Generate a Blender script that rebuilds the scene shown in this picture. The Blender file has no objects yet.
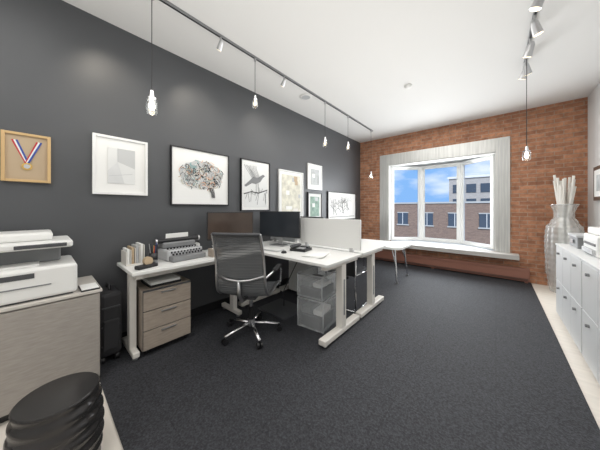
import bpy, bmesh, math, random
from mathutils import Vector, Matrix
random.seed(7)
scene = bpy.context.scene
try:
    scene.view_settings.view_transform = 'Standard'
    scene.view_settings.look = 'None'
except Exception: pass

# ------------------------------------------------------------ materials
MATS = {}
def nodes_of(name):
    m = bpy.data.materials.new(name); m.use_nodes = True
    MATS[name] = m
    nt = m.node_tree
    return m, nt, nt.nodes['Principled BSDF']
def mat(name, col, rough=0.5, metal=0.0, emit=0.0, ecol=None, var=0.0, vscale=8.0, stretch=(1,1,1), bump=0.0, bscale=60):
    m, nt, b = nodes_of(name)
    c = (*col, 1)
    b.inputs['Base Color'].default_value = c
    b.inputs['Roughness'].default_value = rough
    b.inputs['Metallic'].default_value = metal
    if emit:
        b.inputs['Emission Color'].default_value = (*(ecol or col), 1)
        b.inputs['Emission Strength'].default_value = emit
    if var or bump:
        g = nt.nodes.new('ShaderNodeNewGeometry')
        mp = nt.nodes.new('ShaderNodeMapping'); mp.inputs['Scale'].default_value = stretch
        nt.links.new(g.outputs['Position'], mp.inputs['Vector'])
    if var:
        n = nt.nodes.new('ShaderNodeTexNoise'); n.inputs['Scale'].default_value = vscale; n.inputs['Detail'].default_value = 5
        nt.links.new(mp.outputs[0], n.inputs['Vector'])
        r = nt.nodes.new('ShaderNodeValToRGB')
        r.color_ramp.elements[0].position = 0.3; r.color_ramp.elements[1].position = 0.7
        r.color_ramp.elements[0].color = (*[max(0, x*(1-var)) for x in col], 1)
        r.color_ramp.elements[1].color = (*[min(1, x*(1+var)) for x in col], 1)
        nt.links.new(n.outputs['Fac'], r.inputs['Fac']); nt.links.new(r.outputs[0], b.inputs['Base Color'])
    if bump:
        n2 = nt.nodes.new('ShaderNodeTexNoise'); n2.inputs['Scale'].default_value = bscale
        nt.links.new(mp.outputs[0], n2.inputs['Vector'])
        bp = nt.nodes.new('ShaderNodeBump'); bp.inputs['Strength'].default_value = bump; bp.inputs['Distance'].default_value = 0.01
        nt.links.new(n2.outputs['Fac'], bp.inputs['Height']); nt.links.new(bp.outputs[0], b.inputs['Normal'])
    return m
def brick(name, c1, c2, mortar, bw=0.21, rh=0.07, ms=0.005, axis='XZ', bump=0.4, fac=.5):
    m, nt, b = nodes_of(name)
    g = nt.nodes.new('ShaderNodeNewGeometry'); s = nt.nodes.new('ShaderNodeSeparateXYZ'); cb = nt.nodes.new('ShaderNodeCombineXYZ')
    nt.links.new(g.outputs['Position'], s.inputs[0])
    nt.links.new(s.outputs['X' if axis[0]=='X' else 'Y'], cb.inputs['X']); nt.links.new(s.outputs['Z'], cb.inputs['Y'])
    br = nt.nodes.new('ShaderNodeTexBrick')
    br.inputs['Scale'].default_value = 1; br.inputs['Brick Width'].default_value = bw; br.inputs['Row Height'].default_value = rh
    br.inputs['Mortar Size'].default_value = ms; br.inputs['Mortar Smooth'].default_value = 0.3; br.inputs['Bias'].default_value = 0
    br.inputs['Color1'].default_value = (*c1,1); br.inputs['Color2'].default_value = (*c2,1); br.inputs['Mortar'].default_value = (*mortar,1)
    nt.links.new(cb.outputs[0], br.inputs['Vector'])
    n = nt.nodes.new('ShaderNodeTexNoise'); n.inputs['Scale'].default_value = 11; n.inputs['Detail'].default_value = 8; n.inputs['Roughness'].default_value=.65
    nt.links.new(g.outputs['Position'], n.inputs['Vector'])
    mx = nt.nodes.new('ShaderNodeMixRGB'); mx.blend_type = 'MULTIPLY'; mx.inputs['Fac'].default_value = fac
    r = nt.nodes.new('ShaderNodeValToRGB'); r.color_ramp.elements[0].position=.32; r.color_ramp.elements[1].position=.68
    r.color_ramp.elements[0].color=(.45,.38,.36,1); r.color_ramp.elements[1].color=(1.2,1.16,1.14,1)
    nt.links.new(n.outputs['Fac'], r.inputs['Fac'])
    nt.links.new(br.outputs['Color'], mx.inputs['Color1']); nt.links.new(r.outputs[0], mx.inputs['Color2'])
    nt.links.new(mx.outputs[0], b.inputs['Base Color'])
    bp = nt.nodes.new('ShaderNodeBump'); bp.inputs['Strength'].default_value = bump; bp.inputs['Distance'].default_value = 0.006; bp.invert = True
    nt.links.new(br.outputs['Fac'], bp.inputs['Height']); nt.links.new(bp.outputs[0], b.inputs['Normal'])
    b.inputs['Roughness'].default_value = .85
    return m
def glass(name, tint=(1,1,1), refl=0.08, alpha=None, rough=.03, gcol=(1,1,1)):
    m = bpy.data.materials.new(name); m.use_nodes = True; MATS[name]=m
    nt = m.node_tree; nt.nodes.clear()
    o = nt.nodes.new('ShaderNodeOutputMaterial'); t = nt.nodes.new('ShaderNodeBsdfTransparent'); gl = nt.nodes.new('ShaderNodeBsdfGlossy')
    t.inputs[0].default_value = (*tint,1); gl.inputs['Roughness'].default_value = rough; gl.inputs[0].default_value=(*gcol,1)
    lw = nt.nodes.new('ShaderNodeLayerWeight'); lw.inputs['Blend'].default_value = refl
    mx = nt.nodes.new('ShaderNodeMixShader')
    nt.links.new(lw.outputs['Fresnel' if alpha is None else 'Facing'], mx.inputs[0]); nt.links.new(t.outputs[0], mx.inputs[1]); nt.links.new(gl.outputs[0], mx.inputs[2])
    nt.links.new(mx.outputs[0], o.inputs[0]); return m

mat('wall_dark', (.080,.083,.089), .45, var=.05, vscale=1.5, bump=.05, bscale=150)
mat('wall_light', (.76,.765,.76), .7)
mat('ceiling_white', (.81,.80,.78), .8)
brick('brick_red', (.58,.29,.165), (.38,.175,.10), (.44,.32,.24), bw=.20, rh=.065, ms=.006, bump=.6, fac=.65)
brick('brick_out', (.33,.235,.18), (.25,.175,.14), (.34,.29,.25), bw=.3, rh=.1, bump=.1)
brick('brick_out2', (.55,.53,.50), (.48,.46,.43), (.5,.5,.5), bw=.4, rh=.15, bump=.1)
m, nt, b = nodes_of('carpet')
g = nt.nodes.new('ShaderNodeNewGeometry')
n = nt.nodes.new('ShaderNodeTexNoise'); n.inputs['Scale'].default_value = 85; n.inputs['Detail'].default_value = 4; n.inputs['Roughness'].default_value=.75
nt.links.new(g.outputs['Position'], n.inputs['Vector'])
r = nt.nodes.new('ShaderNodeValToRGB'); r.color_ramp.elements[0].position=.38; r.color_ramp.elements[1].position=.68
r.color_ramp.elements[0].color=(.010,.011,.014,1); r.color_ramp.elements[1].color=(.062,.064,.074,1)
nt.links.new(n.outputs['Fac'], r.inputs['Fac'])
br = nt.nodes.new('ShaderNodeTexBrick'); br.offset=0; br.inputs['Scale'].default_value=1; br.inputs['Brick Width'].default_value=.5; br.inputs['Row Height'].default_value=.5
br.inputs['Mortar Size'].default_value=.003; br.inputs['Color1'].default_value=(1,1,1,1); br.inputs['Color2'].default_value=(.90,.90,.90,1); br.inputs['Mortar'].default_value=(.65,.65,.65,1)
nt.links.new(g.outputs['Position'], br.inputs['Vector'])
mx = nt.nodes.new('ShaderNodeMixRGB'); mx.blend_type='MULTIPLY'; mx.inputs['Fac'].default_value=1
nt.links.new(r.outputs[0], mx.inputs['Color1']); nt.links.new(br.outputs['Color'], mx.inputs['Color2']); nt.links.new(mx.outputs[0], b.inputs['Base Color'])
bp = nt.nodes.new('ShaderNodeBump'); bp.inputs['Strength'].default_value=.6; bp.inputs['Distance'].default_value=.008
nt.links.new(n.outputs['Fac'], bp.inputs['Height']); nt.links.new(bp.outputs[0], b.inputs['Normal']); b.inputs['Roughness'].default_value=.75

mat('floor_cream', (.76,.71,.64), .4, var=.06, vscale=4, stretch=(1,6,1))
mat('white', (.82,.82,.80), .4); mat('white_gloss', (.84,.84,.83), .2); mat('paper', (.86,.86,.84), .7)
mat('offwhite', (.78,.75,.70), .45); mat('lightgrey', (.50,.51,.52), .45); mat('midgrey', (.22,.225,.23), .5)
mat('cabinet_white', (.74,.75,.75), .4)
mat('black', (.015,.015,.017), .4); mat('softblack', (.03,.03,.033), .7, bump=.2, bscale=200); mat('darkgrey', (.07,.072,.078), .5)
mat('chrome', (.75,.75,.76), .15, 1); mat('steel', (.55,.55,.56), .3, 1)
mat('casing_metal', (.62,.62,.595), .35, .3, var=.12, vscale=6, stretch=(6,6,.4))
mat('bay_white', (.70,.70,.68), .5)
mat('taupe', (.38,.32,.265), .5, var=.12, vscale=6, stretch=(2,2,14))
mat('taupe_cab', (.36,.33,.30), .5, var=.10, vscale=5, stretch=(3,3,20))
mat('cab_top', (.62,.585,.54), .35)
mat('wood_gold', (.62,.42,.20), .4); mat('wood_dark', (.10,.06,.04), .4); mat('wood_slab', (.48,.46,.44), .45, var=.12, vscale=4, stretch=(.5,6,1))
mat('heater_red', (.30,.135,.095), .5); mat('screen_dark', (.03,.035,.042), .12); mat('screen_brick_reflection', (.07,.05,.04), .12, var=.3, vscale=3)  # left monitor: brown brick reflection painted into the screen colour
mat('mesh_grey', (.10,.105,.11), .6); mat('red', (.55,.04,.05), .6); mat('blue', (.04,.08,.35), .6); mat('gold', (.75,.5,.15), .3, .8)
mat('ink', (.02,.02,.025), .7); mat('peach', (.75,.42,.25), .7); mat('teal', (.25,.45,.45), .6); mat('beige_art', (.70,.68,.58), .7, var=.2, vscale=12)
mat('grey_art', (.50,.52,.52), .7, var=.25, vscale=9); mat('green_art', (.30,.42,.36), .7, var=.3, vscale=14); mat('tan', (.5,.38,.25), .6)
mat('print_grey', (.66,.67,.67), .7, var=.10, vscale=3); mat('print_pale', (.76,.77,.76), .7); mat('print_mid', (.56,.57,.57), .7)
mat('drum', (.045,.043,.043), .2, .5, var=.3, vscale=5); mat('cloth_white', (.85,.83,.78), .8)
mat('bulb', (1,.85,.6), .3, emit=14, ecol=(1,.9,.72)); mat('bulb_soft', (1,.8,.5), .3, emit=2.2, ecol=(1,.82,.6))
mat('roof', (.5,.5,.48), .8); mat('asphalt', (.12,.12,.12), .9); mat('window_dark', (.07,.09,.12), .1)
glass('glass_pane', (.97,.98,1), .04); glass('glass_clear', (.93,.95,.95), .25, 1)
m, nt, b = nodes_of('glass_vase')
b.inputs['Base Color'].default_value=(.82,.84,.82,1); b.inputs['Roughness'].default_value=.12; b.inputs['Metallic'].default_value=.25; b.inputs['Alpha'].default_value=.42
m, nt, b = nodes_of('clear_plastic')
b.inputs['Base Color'].default_value=(.75,.78,.80,1); b.inputs['Roughness'].default_value=.15; b.inputs['Alpha'].default_value=.22
m, nt, b = nodes_of('sling')
b.inputs['Base Color'].default_value=(.13,.135,.14,1); b.inputs['Roughness'].default_value=.5; b.inputs['Alpha'].default_value=.8

# ------------------------------------------------------------ mesh builder
class B:
    def __init__(s, name): s.name=name; s.v=[]; s.f=[]; s.m=[]; s.sm=[]; s.slots=[]
    def mi(s, mt):
        if mt not in s.slots: s.slots.append(mt)
        return s.slots.index(mt)
    def add(s, vs, fs, mt, smooth=False):
        o=len(s.v); s.v += [tuple(x) for x in vs]; i=s.mi(mt)
        for f in fs: s.f.append([o+k for k in f]); s.m.append(i); s.sm.append(smooth)
    def box(s, x0,x1,y0,y1,z0,z1, mt, bev=0, M=None):
        bm=bmesh.new(); bmesh.ops.create_cube(bm,size=1)
        for v in bm.verts: v.co=Vector(((x0+x1)/2+v.co.x*(x1-x0),(y0+y1)/2+v.co.y*(y1-y0),(z0+z1)/2+v.co.z*(z1-z0)))
        if bev: bmesh.ops.bevel(bm,geom=bm.edges[:],offset=bev,segments=2,affect='EDGES',profile=.5)
        if M is not None: bmesh.ops.transform(bm,matrix=M,verts=bm.verts)
        bm.verts.index_update(); s.add([v.co.copy() for v in bm.verts],[[v.index for v in f.verts] for f in bm.faces],mt); bm.free()
    def cyl(s,p0,p1,r,mt,r2=None,n=16,cap=True):
        p0=Vector(p0);p1=Vector(p1); r2=r if r2 is None else r2
        d=(p1-p0).normalized(); a=d.orthogonal().normalized(); c=d.cross(a)
        vs=[p0+(a*math.cos(t)+c*math.sin(t))*r for t in [2*math.pi*i/n for i in range(n)]]+[p1+(a*math.cos(t)+c*math.sin(t))*r2 for t in [2*math.pi*i/n for i in range(n)]]
        s.add(vs,[[i,(i+1)%n,n+(i+1)%n,n+i] for i in range(n)],mt,True)
        if cap: s.add(vs,[list(range(n))[::-1],list(range(n,2*n))],mt)
    def tube(s,pts,r,mt,n=8):
        pts=[Vector(p) for p in pts]
        vs=[];a=None
        for i,p in enumerate(pts):
            d=(pts[min(i+1,len(pts)-1)]-pts[max(i-1,0)]).normalized()
            a = d.orthogonal().normalized() if a is None else (a-d*a.dot(d)).normalized()
            c=d.cross(a)
            vs+=[p+(a*math.cos(2*math.pi*k/n)+c*math.sin(2*math.pi*k/n))*r for k in range(n)]
        fs=[[i*n+k,i*n+(k+1)%n,(i+1)*n+(k+1)%n,(i+1)*n+k] for i in range(len(pts)-1) for k in range(n)]
        fs+=[list(range(n))[::-1],[(len(pts)-1)*n+k for k in range(n)]]
        s.add(vs,fs,mt,True)
    def lathe(s,prof,c,mt,n=32,smooth=True):
        vs=[];L=len(prof)
        for r,z in prof:
            vs+=[(c[0]+r*math.cos(2*math.pi*k/n),c[1]+r*math.sin(2*math.pi*k/n),c[2]+z) for k in range(n)]
        s.add(vs,[[i*n+k,i*n+(k+1)%n,(i+1)*n+(k+1)%n,(i+1)*n+k] for i in range(L-1) for k in range(n)],mt,smooth)
    def prism(s,poly,z0,z1,mt):
        n=len(poly); vs=[(x,y,z0) for x,y in poly]+[(x,y,z1) for x,y in poly]
        s.add(vs,[list(range(n))[::-1],list(range(n,2*n))]+[[i,(i+1)%n,n+(i+1)%n,n+i] for i in range(n)],mt)
    def ribbon(s,pts,w,x,mt):
        for (a0,b0),(a1,b1) in zip(pts,pts[1:]):
            dx,dz=a1-a0,b1-b0; L=math.hypot(dx,dz) or 1; nx,nz=-dz/L*w/2,dx/L*w/2
            s.add([(x,a0+nx,b0+nz),(x,a0-nx,b0-nz),(x,a1-nx,b1-nz),(x,a1+nx,b1+nz)],[[0,1,2,3]],mt)
    def flat(s,pts,x,mt):
        s.add([(x,a,b_) for a,b_ in pts],[list(range(len(pts)))],mt)
    def done(s, loc=(0,0,0), rz=0, sc=1):
        me=bpy.data.meshes.new(s.name); me.from_pydata([tuple(q*sc for q in v) for v in s.v],[],s.f)
        for t in s.slots: me.materials.append(MATS[t])
        me.polygons.foreach_set('material_index',s.m); me.polygons.foreach_set('use_smooth',s.sm); me.update()
        bm=bmesh.new(); bm.from_mesh(me); bmesh.ops.recalc_face_normals(bm,faces=bm.faces); bm.to_mesh(me); bm.free()
        o=bpy.data.objects.new(s.name,me); scene.collection.objects.link(o); o.location=loc; o.rotation_euler=(0,0,rz); return o
def copy(o,loc,rz=0):
    c=bpy.data.objects.new(o.name.split('.')[0],o.data); scene.collection.objects.link(c); c.location=loc; c.rotation_euler=(0,0,rz); return c

XL,XR,YB,YF,ZC=-2.616,1.034,5.36,-1.6,2.908
# ------------------------------------------------------------ shell
b=B('floor'); b.box(XL-.15,XR+.15,YF-.15,YB+.15,-.12,0,'floor_cream'); b.done()
b=B('carpet'); b.box(XL+.003,.44,.285,YB-.003,.0005,.008,'carpet'); b.done()
b=B('ceiling'); b.box(XL-.15,XR+.15,YF-.15,YB+.15,ZC,ZC+.15,'ceiling_white'); b.done()
b=B('wall_left'); b.box(XL-.15,XL,YF-.15,YB+.15,0,ZC,'wall_dark'); b.done()
b=B('wall_right'); b.box(XR,XR+.15,YF-.15,YB+.15,0,ZC,'wall_light'); b.done()
b=B('wall_front'); b.box(XL,XR,YF-.15,YF,0,ZC,'wall_light'); b.done()
ox0,ox1,oz0,oz1=-1.90,0.0,.39,2.25
b=B('wall_back')
b.box(XL,ox0,YB,YB+.15,0,ZC,'brick_red'); b.box(ox1,XR,YB,YB+.15,0,ZC,'brick_red')
b.box(ox0,ox1,YB,YB+.15,0,oz0,'brick_red'); b.box(ox0,ox1,YB,YB+.15,oz1,ZC,'brick_red'); b.done()
b=B('trim_1')
b.box(-2.10,ox0,YB-.03,YB,.47,2.495,'casing_metal',.004); b.box(ox1,.185,YB-.03,YB,.47,2.495,'casing_metal',.004)
b.box(ox0,ox1,YB-.03,YB,oz1,2.495,'casing_metal',.004)
for k in range(4):
    b.box(.03+k*.04,.036+k*.04,YB-.036,YB-.029,.48,2.45,'steel'); b.box(-2.07+k*.04,-2.064+k*.04,YB-.036,YB-.029,.48,2.45,'steel')
b.done()
A=(ox0+.02,YB+.10);Bp=(-1.33,YB+.54);C=(-.57,YB+.54);D=(ox1-.02,YB+.10)
b=B('trim_2')
polyo=[(ox0-.1,YB+.151),(Bp[0]-.1,Bp[1]+.2),(C[0]+.1,C[1]+.2),(ox1+.1,YB+.151)]
b.prism(polyo,oz1,oz1+.12,'bay_white'); b.prism(polyo,-.6,.465,'bay_white')
b.box(ox0,ox1,YB-.02,YB+.16,oz1-.02,oz1-.001,'bay_white')
b.box(ox0,ox0+.02,YB-.02,YB+.12,.49,oz1-.02,'bay_white'); b.box(ox1-.02,ox1,YB-.02,YB+.12,.49,oz1-.02,'bay_white')
b.done()
def win(name,P,Q):
    P=Vector((*P,0));Q=Vector((*Q,0)); L=(Q-P).length; ang=math.atan2(Q.y-P.y,Q.x-P.x)
    M=Matrix.Translation(P)@Matrix.Rotation(ang,4,'Z')
    w=B(name); z0,z1=.487,oz1-.022
    f=.045
    w.box(0,f,-.03,.05,z0,z1,'white',.004,M); w.box(L-f,L,-.03,.05,z0,z1,'white',.004,M)
    w.box(f,L-f,-.03,.05,z0,z0+.05,'white',.004,M); w.box(f,L-f,-.03,.05,z1-.05,z1,'white',.004,M)
    s=.026
    w.box(f,f+s,-.01,.03,z0+.05,z1-.05,'white',0,M); w.box(L-f-s,L-f,-.01,.03,z0+.05,z1-.05,'white',0,M)
    w.box(f+s,L-f-s,-.01,.03,z0+.05,z0+.05+s,'white',0,M); w.box(f+s,L-f-s,-.01,.03,z1-.05-s,z1-.05,'white',0,M)
    w.box(f+s,L-f-s,.008,.012,z0+.05+s,z1-.05-s,'glass_pane',0,M)
    w.done()
win('window_1',A,Bp); win('window_2',Bp,C); win('window_3',C,D)
b=B('window_seat_ledge'); b.box(XL+.002,.29,YB-.22,YB-.001,.39,.47,'wood_slab',.006)
b.prism([(ox0+.03,YB-.03),(ox1-.03,YB-.03),(C[0],C[1]-.06),(Bp[0],Bp[1]-.06)],.471,.483,'white'); b.done()
b=B('baseboard_heater')
b.box(-2.3,.42,YB-.10,YB-.002,.03,.24,'heater_red',.01); b.box(-2.3,.42,YB-.11,YB-.09,.20,.25,'heater_red',.004)
for i in range(3): b.box(-2.28,.40,YB-.104,YB-.098,.05+i*.012,.055+i*.012,'black')
for x in (-2.25,-1,.36): b.box(x,x+.04,YB-.09,YB-.03,.009,.04,'heater_red')
b.done()
b=B('baseboard_left'); b.box(XL+.001,XL+.013,YF+.01,YB-.01,0.009,.1,'black'); b.done()

# exterior
b=B('brick_building_exterior')
b.box(-44,1.5,32,40,-9,1.80,'brick_out'); b.box(-44,1.6,31.9,32.2,1.80,2.0,'roof')
for i in range(15):
    x=-42+i*2.9
    for z in (-.9,-4.5):
        b.box(x,x+1.3,31.93,32.0,z,z+1.5,'window_dark'); b.box(x-.1,x+1.4,31.88,32,z-.15,z,'roof'); b.box(x-.05,x+1.35,31.9,32,z+1.5,z+1.62,'roof')
        b.box(x+.62,x+.68,31.9,31.95,z,z+1.5,'white')
b.done()
b=B('office_building_exterior')
b.box(-6.6,12,50,60,-9,6.6,'brick_out2'); b.box(-6.8,12,49.8,50.2,6.6,7.0,'white')
for i in range(9):
    for z in (-1,1.4,4.0): b.box(-6.0+i*2.0,-4.6+i*2.0,49.9,50,z,z+1.5,'window_dark')
b.done()
b=B('street_ground_exterior'); b.box(-60,40,6.3,70,-9.2,-9,'asphalt'); b.done()

# ------------------------------------------------------------ pictures
S=1.055
def art(name,y0,y1,z0,z1,fm,fw,mt,content=None,bg='paper'):
    y0*=S;y1*=S;z0=1.25+(z0-1.25)*S;z1=1.25+(z1-1.25)*S
    a=B(name); x=XL+.001
    a.box(x,x+.03,y0,y0+fw,z0,z1,fm,.002); a.box(x,x+.03,y1-fw,y1,z0,z1,fm,.002)
    a.box(x,x+.03,y0+fw,y1-fw,z0,z0+fw,fm,.002); a.box(x,x+.03,y0+fw,y1-fw,z1-fw,z1,fm,.002)
    a.box(x,x+.015,y0+fw,y1-fw,z0+fw,z1-fw,bg)
    iy0,iy1,iz0,iz1=y0+fw+mt,y1-fw-mt,z0+fw+mt,z1-fw-mt
    if content: content(a,x+.0165,iy0,iy1,iz0,iz1)
    return a.done()
def c_medal(a,x,y0,y1,z0,z1):
    a.box(x-.001,x,y0-.01,y1+.01,z0-.01,z1+.01,'tan')
    cy=(y0+y1)/2; w=y1-y0; h=z1-z0; kz=z0+h*.36
    for k,(off,mt) in enumerate([(-.010,'red'),(0,'paper'),(.010,'blue')]):
        a.ribbon([(y0+w*.12+off,z1-h*.05),(cy+off*.6,kz)],.010,x+.0008*k+.001,mt); a.ribbon([(y1-w*.12+off,z1-h*.05),(cy+off*.6,kz)],.010,x+.0008*k+.004,mt)
    a.cyl((x,cy,kz-.025),(x+.008,cy,kz-.025),.026,'gold'); a.cyl((x,cy,kz-.025),(x+.011,cy,kz-.025),.016,'chrome')
def c_white(a,x,y0,y1,z0,z1):
    a.box(x,x+.002,y0,y1,z0,z1,'print_grey'); w=y1-y0;h=z1-z0; P=lambda u,v:(y0+w*u,z0+h*v)
    a.flat([P(0,.35),P(.35,.62),P(.35,1),P(0,1)],x+.003,'print_pale'); a.flat([P(.35,.62),P(1,.45),P(1,1),P(.35,1)],x+.003,'print_mid')
    a.flat([P(0,0),P(.6,0),P(.35,.62),P(0,.35)],x+.003,'print_grey'); a.flat([P(.6,0),P(1,0),P(1,.45),P(.35,.62)],x+.003,'print_pale')
    a.ribbon([P(.35,.62),P(.35,1)],.004,x+.004,'lightgrey'); a.ribbon([P(.05,.2),P(.9,.3)],.003,x+.004,'lightgrey')
def c_brain(a,x,y0,y1,z0,z1):
    cy=(y0+y1)/2; cz=(z0+z1)/2+.02; W=(y1-y0)*.47; H=(z1-z0)*.36
    out=[(cy+W*(.93+.04*math.sin(9*t))*math.cos(t),cz+H*(.93+.05*math.sin(11*t))*math.sin(t)*(1 if math.sin(t)>0 else .85)) for t in [6.2832*i/72 for i in range(72)]]
    a.flat(out,x,'print_mid')
    mats=['ink','ink','midgrey','peach','paper','tan','teal','midgrey','ink','paper','beige_art','peach']
    for k in range(170):
        t=random.uniform(0,6.28); r=math.sqrt(random.random())*.92
        p=[cy+W*r*math.cos(t),cz+H*r*math.sin(t)]; pts=[tuple(p)]; d=random.uniform(0,6.28); curl=random.choice([-.4,.4])
        for j in range(8):
            d+=random.uniform(-.4,.4)+curl; p=[p[0]+.013*math.cos(d),p[1]+.013*math.sin(d)]
            if ((p[0]-cy)/W)**2+((p[1]-cz)/H)**2<1: pts.append(tuple(p))
        a.ribbon(pts,random.choice([.004,.006,.008]),x+.0005+.00005*k,random.choice(mats))
    for k in range(8): a.ribbon([(cy+W*.25+k*.009,cz-H*.7),(cy+W*.38+k*.006,cz-H*1.0),(cy+W*.4+k*.006,cz-H*1.3)],.004,x+.010,'ink')
def c_ink(seed,n,mt='ink'):
    def f(a,x,y0,y1,z0,z1):
        rr=random.Random(seed)
        def br(p,d,L,w,dep):
            q=(p[0]+L*math.cos(d),p[1]+L*math.sin(d))
            if not(y0<q[0]<y1 and z0<q[1]<z1): return
            a.ribbon([p,q],w,x+.001*dep,mt)
            if dep<5:
                for s in (-1,1): br(q,d+s*rr.uniform(.2,.8),L*rr.uniform(.6,.9),w*.65,dep+1)
        for k in range(n): br((y0+(y1-y0)*rr.uniform(.15,.85),z0+(z1-z0)*rr.uniform(.05,.35)),rr.uniform(.6,2.5),(z1-z0)*.25,.012,0)
        a.box(x,x+.001,y0,y1,z0,z0+.03*(z1-z0),'midgrey')
    return f
def c_bird(a,x,y0,y1,z0,z1):
    a.box(x-.001,x,y0,y1,z0,z1,'print_pale')
    w=y1-y0;h=z1-z0; P=lambda u,v:(y0+w*u,z0+h*v)
    a.flat([P(.25,.62),P(.38,.70),P(.55,.68),P(.70,.74),P(.80,.78),P(.90,.75),P(.80,.70),P(.68,.60),P(.50,.54),P(.32,.55)],x+.002,'midgrey')
    a.flat([P(.25,.62),P(.32,.55),P(.08,.46),P(.02,.49)],x+.002,'midgrey')
    rr=random.Random(5)
    for k in range(9): a.ribbon([P(.35+.04*k,.66),P(.10+.05*k,.86+.03*math.sin(k)),P(.02+.06*k,.95)],.006,x+.003,'midgrey')
    a.ribbon([P(0,.30),P(.3,.36),P(.6,.33),P(1,.42)],.012,x+.003,'ink')
    for k in range(20):
        u=rr.random(); a.ribbon([P(u,.34),P(u+rr.uniform(-.1,.1) if .1<u<.9 else u,.34+rr.uniform(-.28,.15))],.005,x+.004,'darkgrey')
    a.ribbon([P(.5,.54),P(.5,.35)],.006,x+.003,'ink'); a.ribbon([P(.58,.56),P(.6,.35)],.006,x+.003,'ink')
def c_fill(mt,bars=0):
    def f(a,x,y0,y1,z0,z1):
        a.box(x,x+.002,y0,y1,z0,z1,mt); rr=random.Random(3)
        for k in range(bars):
            yy=rr.uniform(y0,y1-.05); zz=rr.uniform(z0,z1-.05); a.box(x+.002,x+.003+.0002*k,yy,min(y1,yy+rr.uniform(.04,.15)),zz,min(z1,zz+rr.uniform(.03,.1)),rr.choice(['paper','lightgrey','offwhite','tan']))
    return f
art('framed_medal',-.167,.055,1.43,1.766,'wood_gold',.018,.022,c_medal,'tan')
art('framed_abstract_print',.279,.662,1.364,1.859,'white_gloss',.022,.08,c_white)
art('framed_brain_print',.861,1.513,1.28,1.884,'black',.012,.04,c_brain)
art('framed_bird_drawing',1.684,2.173,1.212,1.891,'black',.014,.035,c_bird)
art('framed_collage_print',2.352,2.912,1.07,1.837,'white_gloss',.02,.05,c_fill('beige_art',7))
art('framed_photo',3.043,3.459,1.58,2.03,'white_gloss',.02,.07,c_fill('grey_art',2))
art('framed_landscape_photo',3.043,3.459,1.024,1.528,'black',.02,.06,c_fill('green_art',2))
art('framed_ink_drawing',3.659,4.813,1.0,1.58,'black',.016,.05,c_ink(9,9))
b=B('framed_poster'); b.box(XR-.031,XR-.001,3.9,4.95,1.35,1.80,'wood_dark',.003); b.box(XR-.034,XR-.031,3.95,4.90,1.40,1.75,'paper'); b.box(XR-.036,XR-.034,4.05,4.8,1.47,1.68,'grey_art'); b.done()

# ------------------------------------------------------------ track + pendants
TX=-1.994
def track(name,x,y0,y1,heads,sc=1):
    zc=ZC-.001
    t=B(name); t.box(x-.013,x+.013,y0,y1,zc-.022,zc,'midgrey',.002)
    t.box(x-.006,x+.006,y0,y1,zc-.024,zc-.021,'black')
    for (y,dx,dy) in heads:
        t.cyl((x,y,zc-.02),(x,y,zc-.09*sc),.009,'steel'); p=Vector((x,y,zc-.10*sc)); d=Vector((dx,dy,-.7)).normalized()
        t.cyl(p-d*.02*sc,p+d*.07*sc,.024*sc,'steel',.032*sc); t.cyl(p+d*.071*sc,p+d*.074*sc,.027*sc,'bulb_soft'); t.cyl(p-d*.045*sc,p-d*.02*sc,.014*sc,'steel',.024*sc)
    o=t.done()
    for (y,dx,dy) in heads:
        l=bpy.data.lights.new('spot','SPOT'); l.energy=11; l.spot_size=1.15; l.spot_blend=.9; l.color=(1,.9,.75); l.shadow_soft_size=.03
        d=Vector((dx,dy,-.7)).normalized(); lo=bpy.data.objects.new('spot_bulb',l); scene.collection.objects.link(lo); lo.parent=o
        lo.location=Vector((x,y,zc-.10*sc))+d*.09*sc; lo.rotation_euler=d.to_track_quat('-Z','Y').to_euler()
    return o
track('track_light',TX,-.6,4.66,[(.35,-.75,.1),(1.14,-.8,.1),(1.995,-.8,.2)],.8)
track('ceiling_spotlight_rail',.25,1.2,3.75,[(2.4,-.3,.1),(2.75,.2,.2),(3.1,-.2,.3),(3.5,.2,.5),(3.6,-.25,.3)],1.1)
def pendant(x,y,zb,bulb,k=1):
    p=B('pendant_lamp'); L=(ZC-.026-zb)/k
    p.cyl((0,0,.11),(0,0,L),.003/k,'black',n=8); p.cyl((0,0,L-.03),(0,0,L),.018,'steel')
    p.cyl((0,0,.055),(0,0,.115),.022,'chrome',.014); p.cyl((0,0,.04),(0,0,.055),.036,'chrome')
    p.lathe([(.036,.045),(.042,.02),(.042,-.05),(.036,-.07)],(0,0,0),'glass_clear',24)
    p.lathe([(.001,-.045),(.014,-.038),(.022,-.018),(.020,.005),(.012,.03),(.011,.045)],(0,0,0),bulb,16)
    return p.done((x,y,zb),0,k)
for (y,z,bb,k) in [(.565,2.04,'bulb',.95),(1.548,2.40,'bulb_soft',.72),(2.889,2.252,'bulb_soft',.8),(3.606,2.338,'bulb_soft',.8),(4.59,1.925,'bulb_soft',.85)]:
    pendant(TX,y,z,bb,k)
pendant(.25,3.45,1.824,'bulb',.8)
b=B('ceiling_speaker'); b.lathe([(.001,-.012),(.07,-.012),(.09,-.008),(.095,-.001)],(-2.14,2.6,ZC),'ceiling_white',32); b.lathe([(.001,-.014),(.065,-.013)],(-2.14,2.6,ZC),'lightgrey',32); b.done()
b=B('smoke_detector'); b.lathe([(.001,-.035),(.03,-.035),(.045,-.02),(.05,-.001)],(-.9,3.27,ZC),'white',24); b.done()

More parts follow.
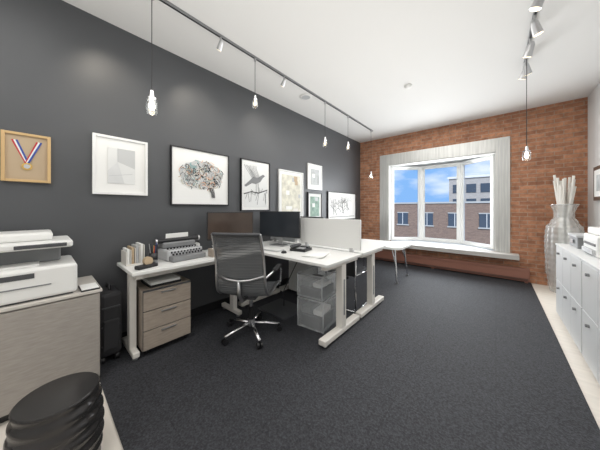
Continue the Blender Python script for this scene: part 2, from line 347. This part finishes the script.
# ------------------------------------------------------------ desks
def desk(name,x0,x1,y0,y1,z=.755,legs=None,axis='y',mt='white'):
    d=B(name); d.box(x0,x1,y0,y1,z-.028,z,mt,.004)
    if axis=='y':
        ym=(y0+y1)/2
        for x in legs:
            d.box(x-.035,x+.035,ym-.04,ym+.04,.07,z-.06,'offwhite',.005); d.box(x-.028,x+.028,y0+.03,y1-.03,z-.065,z-.028,'offwhite',.004)
            d.box(x-.038,x+.038,y0+.0,y1-.0,.03,.08,'offwhite',.008)
            d.box(x+.0355,x+.037,ym-.012,ym+.012,.2,.55,'midgrey')
            for yy in (y0+.05,y1-.05): d.cyl((x,yy,.009),(x,yy,.035),.022,'midgrey')
        d.box(legs[0],legs[-1],ym-.02,ym+.02,z-.12,z-.07,'offwhite',.003)
    else:
        xm=(x0+x1)/2
        for y in legs:
            d.box(xm-.04,xm+.04,y-.025,y+.025,.07,z-.06,'offwhite',.005); d.box(x0+.03,x1-.03,y-.025,y+.025,z-.065,z-.028,'offwhite',.004)
            d.box(x0+.03,x1-.12,y-.025,y+.025,.03,.075,'offwhite',.008)
            for xx in (x0+.07,x1-.16): d.cyl((xx,y,.009),(xx,y,.035),.022,'midgrey')
        d.box(xm-.02,xm+.02,legs[0],legs[-1],z-.12,z-.07,'offwhite',.003)
    return d.done()
desk('side_desk',-2.60,-2.08,.46,1.60,legs=[.515,1.5],axis='x')
desk('standing_desk',-2.60,-1.10,1.63,2.29,legs=[-2.40,-1.16])
desk('standing_desk',-2.60,-1.10,2.33,3.0,legs=[-2.40,-1.16])
b=B('desk_divider_panel')
b.box(-2.02,-1.12,2.295,2.325,.78,1.12,'white',.004); b.box(-2.58,-2.04,2.295,2.325,.78,1.12,'lightgrey',.004)
for x in (-2.5,-1.9,-1.25): b.box(x,x+.04,2.293,2.327,.69,.80,'steel')
b.done()
b=B('side_table')
pts=[]
x0,x1,y0,y1,r=-2.15,-1.16,3.78,4.50,.12
for cx,cy,a0 in [(x1-r,y1-r,0),(x0+r,y1-r,90),(x0+r,y0+r,180),(x1-r,y0+r,270)]:
    for k in range(7): t=math.radians(a0+k*15); pts.append((cx+r*math.cos(t),cy+r*math.sin(t)))
b.prism(pts,.565,.60,'white')
for x,y,dx,dy in [(x0+.12,y0+.12,-1,-1),(x1-.12,y0+.12,1,-1),(x0+.12,y1-.12,-1,1),(x1-.12,y1-.12,1,1)]:
    b.cyl((x,y,.57),(x+dx*.05,y+dy*.05,.03),.015,'chrome'); b.cyl((x+dx*.05,y+dy*.05,.009),(x+dx*.05,y+dy*.05,.035),.02,'midgrey')
    b.cyl((x-dx*.05,y,.57),(x+dx*.035,y+dy*.035,.25),.008,'chrome')
b.done()

def pedestal(name,x0,x1,y0,y1,z1,mt):
    d=B(name); d.box(x0,x1-.02,y0,y1,.05,z1,mt,.003); h=(z1-.07)/3
    d.box(x1-.021,x1-.012,y0+.002,y1-.002,.055,z1-.003,'darkgrey')
    for k in range(3):
        d.box(x1-.02,x1,y0+.004,y1-.004,.06+k*h,.06+(k+1)*h-.008,mt,.003)
        d.box(x1,x1+.012,(y0+y1)/2-.06,(y0+y1)/2+.06,.06+(k+.78)*h,.06+(k+.78)*h+.010,'steel',.002)
    for x in (x0+.05,x1-.07):
        for y in (y0+.05,y1-.05): d.cyl((x,y-.01,.03),(x,y+.01,.03),.021,'black')
    return d.done()
pedestal('drawer_pedestal',-2.59,-2.2,.56,.95,.56,'taupe')
b=B('paper_tray'); b.box(-2.5,-2.24,.62,.88,.561,.58,'black',.003); b.box(-2.5,-2.25,.63,.87,.58,.60,'paper'); b.box(-2.51,-2.50,.62,.88,.57,.61,'black'); b.done()
pedestal('white_drawer_pedestal',-2.32,-1.78,2.42,2.85,.58,'white')

# ------------------------------------------------------------ office chair
def chair(name,loc,rz,arms=True):
    c=B(name)
    for k in range(5):
        t=2*math.pi*k/5+.3; e=Vector((.28*math.cos(t),.28*math.sin(t),.075))
        c.tube([(0,0,.115),(e.x*.5,e.y*.5,.10),(e.x,e.y,.075)],.016,'chrome',8)
        n=Vector((-math.sin(t),math.cos(t),0))
        c.cyl((e.x,e.y,.05),(e.x,e.y,.08),.009,'black')
        for s in (-1,1): q=e+n*.016*s; c.cyl((q.x-n.x*.009,q.y-n.y*.009,.036),(q.x+n.x*.009,q.y+n.y*.009,.036),.026,'black')
    c.cyl((0,0,.09),(0,0,.15),.035,'steel'); c.cyl((0,0,.15),(0,0,.28),.026,'black'); c.cyl((0,0,.28),(0,0,.39),.018,'chrome')
    c.box(-.09,.09,-.13,.10,.385,.425,'darkgrey',.012)
    ctrl=[(.26,.415),(.235,.455),(.15,.468),(.0,.455),(-.13,.455),(-.20,.475),(-.245,.53),(-.265,.62),(-.275,.72),(-.29,.82),(-.32,.92),(-.35,1.0),(-.365,1.03)]
    prof=[]
    for i in range(len(ctrl)-1):
        for j in range(4):
            t=j/4; p0=ctrl[max(i-1,0)];p1=ctrl[i];p2=ctrl[i+1];p3=ctrl[min(i+2,len(ctrl)-1)]
            prof.append(tuple(.5*((2*p1[q])+(-p0[q]+p2[q])*t+(2*p0[q]-5*p1[q]+4*p2[q]-p3[q])*t*t+(-p0[q]+3*p1[q]-3*p2[q]+p3[q])*t**3) for q in (0,1)))
    prof.append(ctrl[-1]); N=len(prof)
    W=lambda i: .228 if i<N*.45 else .228-.02*((i-N*.45)/(N*.55))
    vs=[];fs=[];K=9
    for i,(y,z) in enumerate(prof):
        w=W(i)
        for k in range(K):
            u=-1+2*k/(K-1); sag=.018*(1-u*u)
            if i<N*.45: vs.append((w*u,y,z-sag))
            else: vs.append((w*u,y-sag,z))
    for i in range(N-1):
        for k in range(K-1): a=i*K+k; fs.append([a,a+1,a+K+1,a+K])
    c.add(vs,fs,'sling',True)
    for i in range(0,N,1):
        c.tube([Vector(vs[i*K+k]) for k in range(K)],.0035,'mesh_grey',5)
    for s in (0,K-1): c.tube([vs[i*K+s] for i in range(N)],.012,'steel',8)
    c.tube([vs[(N-1)*K+k] for k in range(K)],.014,'darkgrey',8); c.tube([vs[k] for k in range(K)],.012,'darkgrey',8)
    c.tube([(-.0,-.10,.40),(0,-.24,.42),(0,-.30,.5),(0,-.305,.62)],.016,'steel',8)
    c.tube([(-.215,-.275,.66),(-.1,-.305,.63),(0,-.312,.62),(.1,-.305,.63),(.215,-.275,.66)],.010,'steel',8)
    c.tube([(-.22,0,.44),(0,0,.42),(.22,0,.44)],.012,'steel',8)
    if arms:
        for s in (-1,1):
            c.tube([(s*.228,.10,.45),(s*.275,.11,.50),(s*.28,.10,.62),(s*.275,.04,.665),(s*.265,-.12,.67),(s*.25,-.22,.66),(s*.228,-.265,.64)],.011,'chrome',8)
            c.box(s*.275-.022,s*.275+.022,-.14,.08,.668,.69,'black',.008)
    return c.done(loc,rz)
ch=chair('office_chair',(-1.84,1.38,.0),math.radians(33))
copy(ch,(-2.15,3.31,.0),math.radians(178))
b=B('sled_base_chair')
for s in (-1,1):
    b.tube([(s*.2,-.2,.68),(s*.2,-.2,.45),(s*.2,-.2,.02),(s*.2,.2,.02),(s*.2,.2,.43),(s*.2,-.2,.45)],.010,'chrome',8)
b.tube([(-.2,-.2,.02),(.2,-.2,.02)],.010,'chrome'); b.tube([(-.2,.2,.43),(.2,.2,.43)],.010,'chrome')
b.box(-.19,.19,-.19,.21,.43,.46,'softblack',.01); b.box(-.19,.19,-.215,-.195,.46,.69,'softblack',.008); b.done((-1.46,2.62,.001),math.radians(4))
# clear plastic storage bins stacked under the near desk
def bin_(loc,rz,h):
    q=B('clear_storage_bin'); w,d,t=.15,.17,.004
    for s in (-1,1):
        q.box(s*w-t/2,s*w+t/2,-d,d,0.004,h,'clear_plastic'); q.box(-w,w,s*d-t/2,s*d+t/2,0.004,h,'clear_plastic')
    q.box(-w,w,-d,d,0,.006,'clear_plastic')
    q.tube([(-w,-d,h),(w,-d,h),(w,d,h),(-w,d,h),(-w,-d,h)],.008,'lightgrey',6)
    for sx in (-1,1):
        for sy in (-1,1): q.tube([(sx*w,sy*d,0.006),(sx*w,sy*d,h)],.005,'lightgrey',6)
    q.box(-w+.02,w-.03,-d+.02,d-.03,.008,h*.45,'softblack',.01); q.box(-w+.03,.0,-d+.03,d-.04,h*.45,h*.7,'midgrey',.008); q.box(.01,w-.04,-d+.05,d-.08,h*.45,h*.62,'paper',.003)
    return q.done(loc,rz)
bin_((-1.46,1.98,.009),math.radians(8),.30); bin_((-1.46,1.98,.322),math.radians(5),.24)
b=B('anti_fatigue_mat'); b.box(-2.22,-1.76,1.76,2.15,.009,.024,'darkgrey',.006); b.done()
b=B('power_cable'); b.tube([(-2.0,2.0,.03),(-2.05,2.05,.2),(-2.0,2.18,.45),(-1.9,2.24,.70)],.006,'black',6); b.done()

# ------------------------------------------------------------ monitors & desk stuff
def monitor(name,loc,rz,w,h,scr,stand=.13):
    q=B(name); z=stand
    q.box(-w/2,w/2,-.012,.022,z,z+h,'black',.005); q.box(-w/2+.012,w/2-.012,-.0135,-.012,z+.014,z+h-.012,scr)
    q.box(-.03,.03,.022,.045,.01,z+h*.55,'steel',.004); q.box(-.11,.11,-.07,.10,0,.012,'steel',.004); return q.done(loc,rz)
monitor('computer_monitor',(-2.33,1.46,.756),math.radians(66),.52,.32,'screen_brick_reflection')
monitor('computer_monitor',(-2.17,2.08,.756),math.radians(14),.62,.34,'screen_dark',.11)
monitor('computer_monitor',(-2.2,2.75,.756),math.radians(180),.55,.33,'screen_dark',.03)
b=B('keyboard'); b.box(-.2,.2,-.065,.065,0,.014,'lightgrey',.004)
for r_ in range(5):
    for k in range(14): b.box(-.188+k*.027,-.166+k*.027,-.058+r_*.023,-.04+r_*.023,.014,.019,'white')
kb=b.done((-2.05,1.78,.756),math.radians(8)); copy(kb,(-1.75,2.82,.756),math.radians(180))
b=B('computer_mouse'); b.lathe([(.03,0),(.031,.01),(.02,.024),(.001,.028)],(0,0,0),'black',16); b.done((-1.76,1.76,.756))
b=B('office_phone'); b.box(-.1,.1,-.09,.09,0,.03,'black',.006); b.box(-.095,-.045,-.1,.1,.035,.065,'darkgrey',.012); b.box(-.02,.08,.02,.07,.03,.045,'screen_dark')
for i in range(3):
    for j in range(4): b.box(-.015+i*.03,.007+i*.03,-.075+j*.022,-.06+j*.022,.03,.037,'lightgrey')
ph=b.done((-1.72,2.0,.756),.2)
b=B('paper_stack')
for k in range(4): b.box(-.10+.004*k,.10+.004*k,-.135,.135,.004*k,.004*k+.0035,'paper',M=Matrix.Rotation(.08*k,4,'Z'))
b.done((-1.42,1.90,.756),.1)
b=B('coffee_mug'); b.lathe([(.001,.002),(.035,0),(.038,.09),(.034,.09),(.032,.01),(.001,.01)],(0,0,0),'white_gloss',20); b.tube([(.037,0,.07),(.06,0,.065),(.062,0,.035),(.036,0,.022)],.005,'white_gloss'); b.done((-1.95,2.2,.756))
b=B('desk_organizer'); b.box(0,.18,0,.14,0,.012,'offwhite')
for k in range(5): b.box(0,.18,k*.032,k*.032+.005,.012,.12+.012*k,'offwhite')
for k in range(4): b.box(.01,.17,k*.032+.01,k*.032+.026,.012,.14+.012*k,['paper','tan','lightgrey','paper'][k])
b.done((-2.54,.48,.756))
b=B('pen_cup'); b.lathe([(.001,.002),(.035,0),(.035,.1),(.031,.1),(.031,.01)],(0,0,0),'black',18)
for k in range(7): a=k*.9; b.cyl((.012*math.cos(a),.012*math.sin(a),.01),(.03*math.cos(a),.03*math.sin(a),.16+.01*(k%3)),.0035,['red','black','blue','gold','black','steel','black'][k],n=6)
b.done((-2.29,.66,.756))
b=B('tape_dispenser'); b.box(-.03,.03,-.08,.08,0,.03,'black',.008); b.cyl((-.015,.01,.055),(.015,.01,.055),.035,'tan'); b.box(-.02,.02,.06,.08,.03,.05,'steel'); b.done((-2.18,.58,.756),.3)
b=B('typewriter'); b.box(-.12,.10,-.17,.17,.0,.10,'lightgrey',.012); b.box(-.13,-.02,-.16,.16,.10,.16,'midgrey',.015)
b.cyl((-.06,-.20,.175),(-.06,.20,.175),.022,'black'); b.cyl((-.06,-.215,.175),(-.06,-.20,.175),.028,'steel'); b.cyl((-.06,.20,.175),(-.06,.215,.175),.028,'steel')
b.box(.08,.18,-.16,.16,.0,.05,'midgrey',.01)
for i in range(4):
    for j in range(10): b.cyl((.02+i*.038,-.135+j*.03,.10-i*.014),(.02+i*.038,-.135+j*.03,.116-i*.014),.009,'black',n=8)
b.box(-.085,-.08,-.11,.11,.18,.24,'paper'); b.done((-2.38,.93,.756),.08)
b=B('spray_bottle'); b.lathe([(.001,0),(.028,0),(.03,.01),(.03,.09),(.012,.105),(.012,.112)],(0,0,0),'white',18); b.box(-.012,.03,-.01,.01,.11,.122,'black',.003); bt=b.done((-2.56,1.17,.756))
b=B('tissue_box'); b.box(-.05,.05,-.05,.05,0,.08,'taupe',.004); b.lathe([(.03,.08),(.015,.09),(.03,.11),(.005,.12)],(0,0,0),'paper',9); b.done((-2.18,1.18,.756),.0)

# ------------------------------------------------------------ left cabinet & printer
b=B('storage_cabinet'); b.box(XL+.015,-2.14,-.75,.285,.05,.655,'taupe_cab',.003); b.box(XL+.003,-2.12,-.76,.295,.655,.675,'cab_top',.003); b.box(XL+.02,-2.17,-.74,.27,0,.05,'black')
for y0,y1 in ((-.745,-.235),(-.230,.28)): b.box(-2.14,-2.122,y0,y1,.06,.645,'taupe_cab',.003)
for y in (-.27,-.19): b.cyl((-2.108,y,.45),(-2.108,y,.58),.005,'steel'); b.cyl((-2.122,y,.46),(-2.108,y,.46),.004,'steel'); b.cyl((-2.122,y,.57),(-2.108,y,.57),.004,'steel')
b.done()
b=B('multifunction_printer')
b.box(-2.56,-2.14,-.36,.17,.686,.88,'white',.018); b.box(-2.55,-2.16,-.34,.15,.677,.686,'darkgrey')
b.box(-2.1395,-2.136,-.33,.05,.765,.772,'midgrey'); b.box(-2.14,-2.137,-.28,-.02,.82,.85,'darkgrey')
b.box(-2.56,-2.34,-.36,.10,.88,.99,'midgrey',.01); b.box(-2.56,-2.16,-.38,.15,.99,1.035,'white',.012); b.box(-2.55,-2.25,-.36,.06,1.035,1.09,'white',.015)
b.box(-2.33,-2.20,-.33,.0,.881,.892,'paper'); b.box(-2.162,-2.148,-.1,.12,1.0,1.022,'darkgrey',.003)
b.done()
b=B('clipboard'); b.box(-2.30,-2.13,.185,.285,.676,.684,'black'); b.box(-2.29,-2.14,.19,.28,.684,.688,'paper'); b.done()
b=B('suitcase'); b.box(-2.60,-2.33,.305,.45,.06,.57,'softblack',.03)
for z in (.15,.30,.45): b.box(-2.34,-2.322,.32,.435,z,z+.012,'darkgrey',.003)
b.box(-2.335,-2.31,.325,.43,.12,.36,'softblack',.012)
b.tube([(-2.52,.38,.56),(-2.52,.38,.60),(-2.42,.38,.60),(-2.42,.38,.56)],.010,'black')
for y in (.33,.42):
    for x in (-2.37,-2.56): b.cyl((x,y-.012,.037),(x,y+.012,.037),.028,'black')
b.done()
b=B('drum_stool'); prof=[(.001,0),(.125,0)]
for i in range(0,37):
    z=i/36*.36; prof.append((.142+.016*math.sin(math.pi*z/.36)+.005*math.sin(z*2*math.pi/.06),.005+z))
prof+=[(.146,.374),(.140,.380)]
b.lathe(prof,(0,0,0),'drum',48); b.lathe([(.140,.380),(.001,.381)],(0,0,0),'drum',48,False); b.done((-1.55,.06,0))

# ------------------------------------------------------------ right side
def cab(name,y0,y1,z1,n):
    d=B(name); xf=.53; d.box(xf+.02,XR-.005,y0,y1,.04,z1-.02,'cabinet_white'); d.box(xf-.005,XR-.003,y0-.004,y1+.004,z1-.02,z1,'cabinet_white',.003); d.box(xf+.05,XR-.02,y0+.01,y1-.01,0,.04,'lightgrey')
    w=(y1-y0)/n
    d.box(xf+.012,xf+.02,y0,y1,.045,z1-.02,'midgrey')
    for i in range(n):
        for (a,c) in ((.05,.43),(.435,z1-.025)):
            d.box(xf,xf+.018,y0+i*w+.004,y0+(i+1)*w-.004,a,c,'cabinet_white',.003)
            d.cyl((xf-.02,y0+i*w+w*.5,c-.07),(xf,y0+i*w+w*.5,c-.07),.012,'midgrey',n=12)
    return d.done()
cab('white_cabinet',1.75,2.90,.84,3); cab('white_cabinet',2.92,3.95,.84,3)
b=B('desktop_printer'); b.box(.62,.98,2.95,3.35,.841,1.02,'white',.015); b.box(.60,.64,3.0,3.3,.86,.90,'lightgrey',.004); b.box(.64,.96,2.98,3.32,1.02,1.08,'white',.012); b.box(.615,.622,3.0,3.3,.93,.95,'black'); b.done()
b=B('storage_box'); b.box(.62,.9,3.55,3.88,.841,.95,'midgrey',.006); b.box(.61,.91,3.54,3.89,.95,.975,'lightgrey',.004); b.box(.605,.612,3.66,3.76,.885,.92,'steel',.002); b.done()
b=B('book_stack')
for k,mt in enumerate(['paper','lightgrey','tan','white','midgrey']): b.box(.66-.01*(k%2),.86,3.39+.008*(k%3),3.51,.841+.028*k,.867+.028*k,mt,.002)
b.done()
b=B('floor_vase'); prof=[(.001,.005),(.12,.0)]
def vr(z):
    pts=[(0,.14),(.1,.16),(.35,.185),(.75,.195),(.95,.185),(1.06,.13),(1.12,.10),(1.2,.105),(1.30,.14)]
    for (a,ra),(c,rc) in zip(pts,pts[1:]):
        if a<=z<=c: t=(z-a)/(c-a); t=t*t*(3-2*t); return ra+(rc-ra)*t
    return .13
for i in range(0,66): z=i*.02; prof.append((vr(z)+.004*math.sin(z*2*math.pi/.08),z))
n=72; vs=[]
for r_,z in prof: vs+=[(r_*(1+.04*math.cos(14*2*math.pi*k/n))*math.cos(2*math.pi*k/n),r_*(1+.04*math.cos(14*2*math.pi*k/n))*math.sin(2*math.pi*k/n),z) for k in range(n)]
b.add(vs,[[i*n+k,i*n+(k+1)%n,(i+1)*n+(k+1)%n,(i+1)*n+k] for i in range(len(prof)-1) for k in range(n)],'glass_vase',True)
b.tube([(.14*math.cos(2*math.pi*k/24),.14*math.sin(2*math.pi*k/24),1.3) for k in range(25)],.008,'chrome',6)
rr=random.Random(2)
for k in range(16):
    a=rr.uniform(0,6.28); r0=.05; r1=rr.uniform(.03,.11); h=rr.uniform(1.55,1.76)
    b.tube([(r0*math.cos(a),r0*math.sin(a),.03),(r0*math.cos(a)*.8,r0*math.sin(a)*.8,1.1),(r1*math.cos(a+.3),r1*math.sin(a+.3),h)],.015,'cloth_white',6)
b.done((.76,5.08,0.001))

# ------------------------------------------------------------ world + lights
w=bpy.data.worlds.new('World'); scene.world=w; w.use_nodes=True; nt=w.node_tree; bg=nt.nodes['Background']
tc=nt.nodes.new('ShaderNodeTexCoord'); mp=nt.nodes.new('ShaderNodeMapping'); mp.inputs['Scale'].default_value=(1,1,2.6)
n=nt.nodes.new('ShaderNodeTexNoise'); n.inputs['Scale'].default_value=4.5; n.inputs['Detail'].default_value=8
nt.links.new(tc.outputs['Generated'],mp.inputs[0]); nt.links.new(mp.outputs[0],n.inputs['Vector'])
r=nt.nodes.new('ShaderNodeValToRGB'); r.color_ramp.elements[0].position=.40; r.color_ramp.elements[1].position=.64
r.color_ramp.elements[0].color=(.24,.47,.84,1); r.color_ramp.elements[1].color=(.9,.95,1,1)
nt.links.new(n.outputs['Fac'],r.inputs['Fac']); nt.links.new(r.outputs[0],bg.inputs['Color']); bg.inputs['Strength'].default_value=1.15
def area(name,loc,rot,sx,sy,e,col=(1,1,1)):
    l=bpy.data.lights.new(name,'AREA'); l.shape='RECTANGLE'; l.size=sx; l.size_y=sy; l.energy=e; l.color=col
    o=bpy.data.objects.new(name,l); scene.collection.objects.link(o); o.location=loc; o.rotation_euler=[math.radians(a) for a in rot]; return o
area('overhead_fill',(-.9,2.8,2.86),(0,0,0),1.6,4.0,50,(1,.98,.95))  # added fill from above to brighten the room, not a fixture
area('overhead_fill',(-.9,-.6,2.86),(0,0,0),2.4,1.4,28,(1,.98,.95))  # same added fill, unseen, over the camera end of the room
area('ceiling_fill',(-1.0,1.6,1.6),(180,0,0),2.2,4.2,24,(1,.985,.96))  # added fill facing up to brighten the ceiling; no lamp stands here
area('daylight',(-.9,YB+.35,1.45),(-90,0,0),1.2,1.3,62,(.95,.98,1))
s=bpy.data.lights.new('sun','SUN'); s.energy=3.2; s.angle=.01; so=bpy.data.objects.new('sun',s); scene.collection.objects.link(so); so.rotation_euler=(math.radians(48),0,math.radians(25))

cam=bpy.data.cameras.new('camera'); co=bpy.data.objects.new('camera',cam); scene.collection.objects.link(co)
co.location=(0,0,1.25); co.rotation_euler=(math.radians(90),0,math.radians(40.93)); cam.sensor_width=36; cam.lens=226/600*36; cam.shift_y=-17/600; cam.clip_start=.05; cam.clip_end=200
scene.camera=co
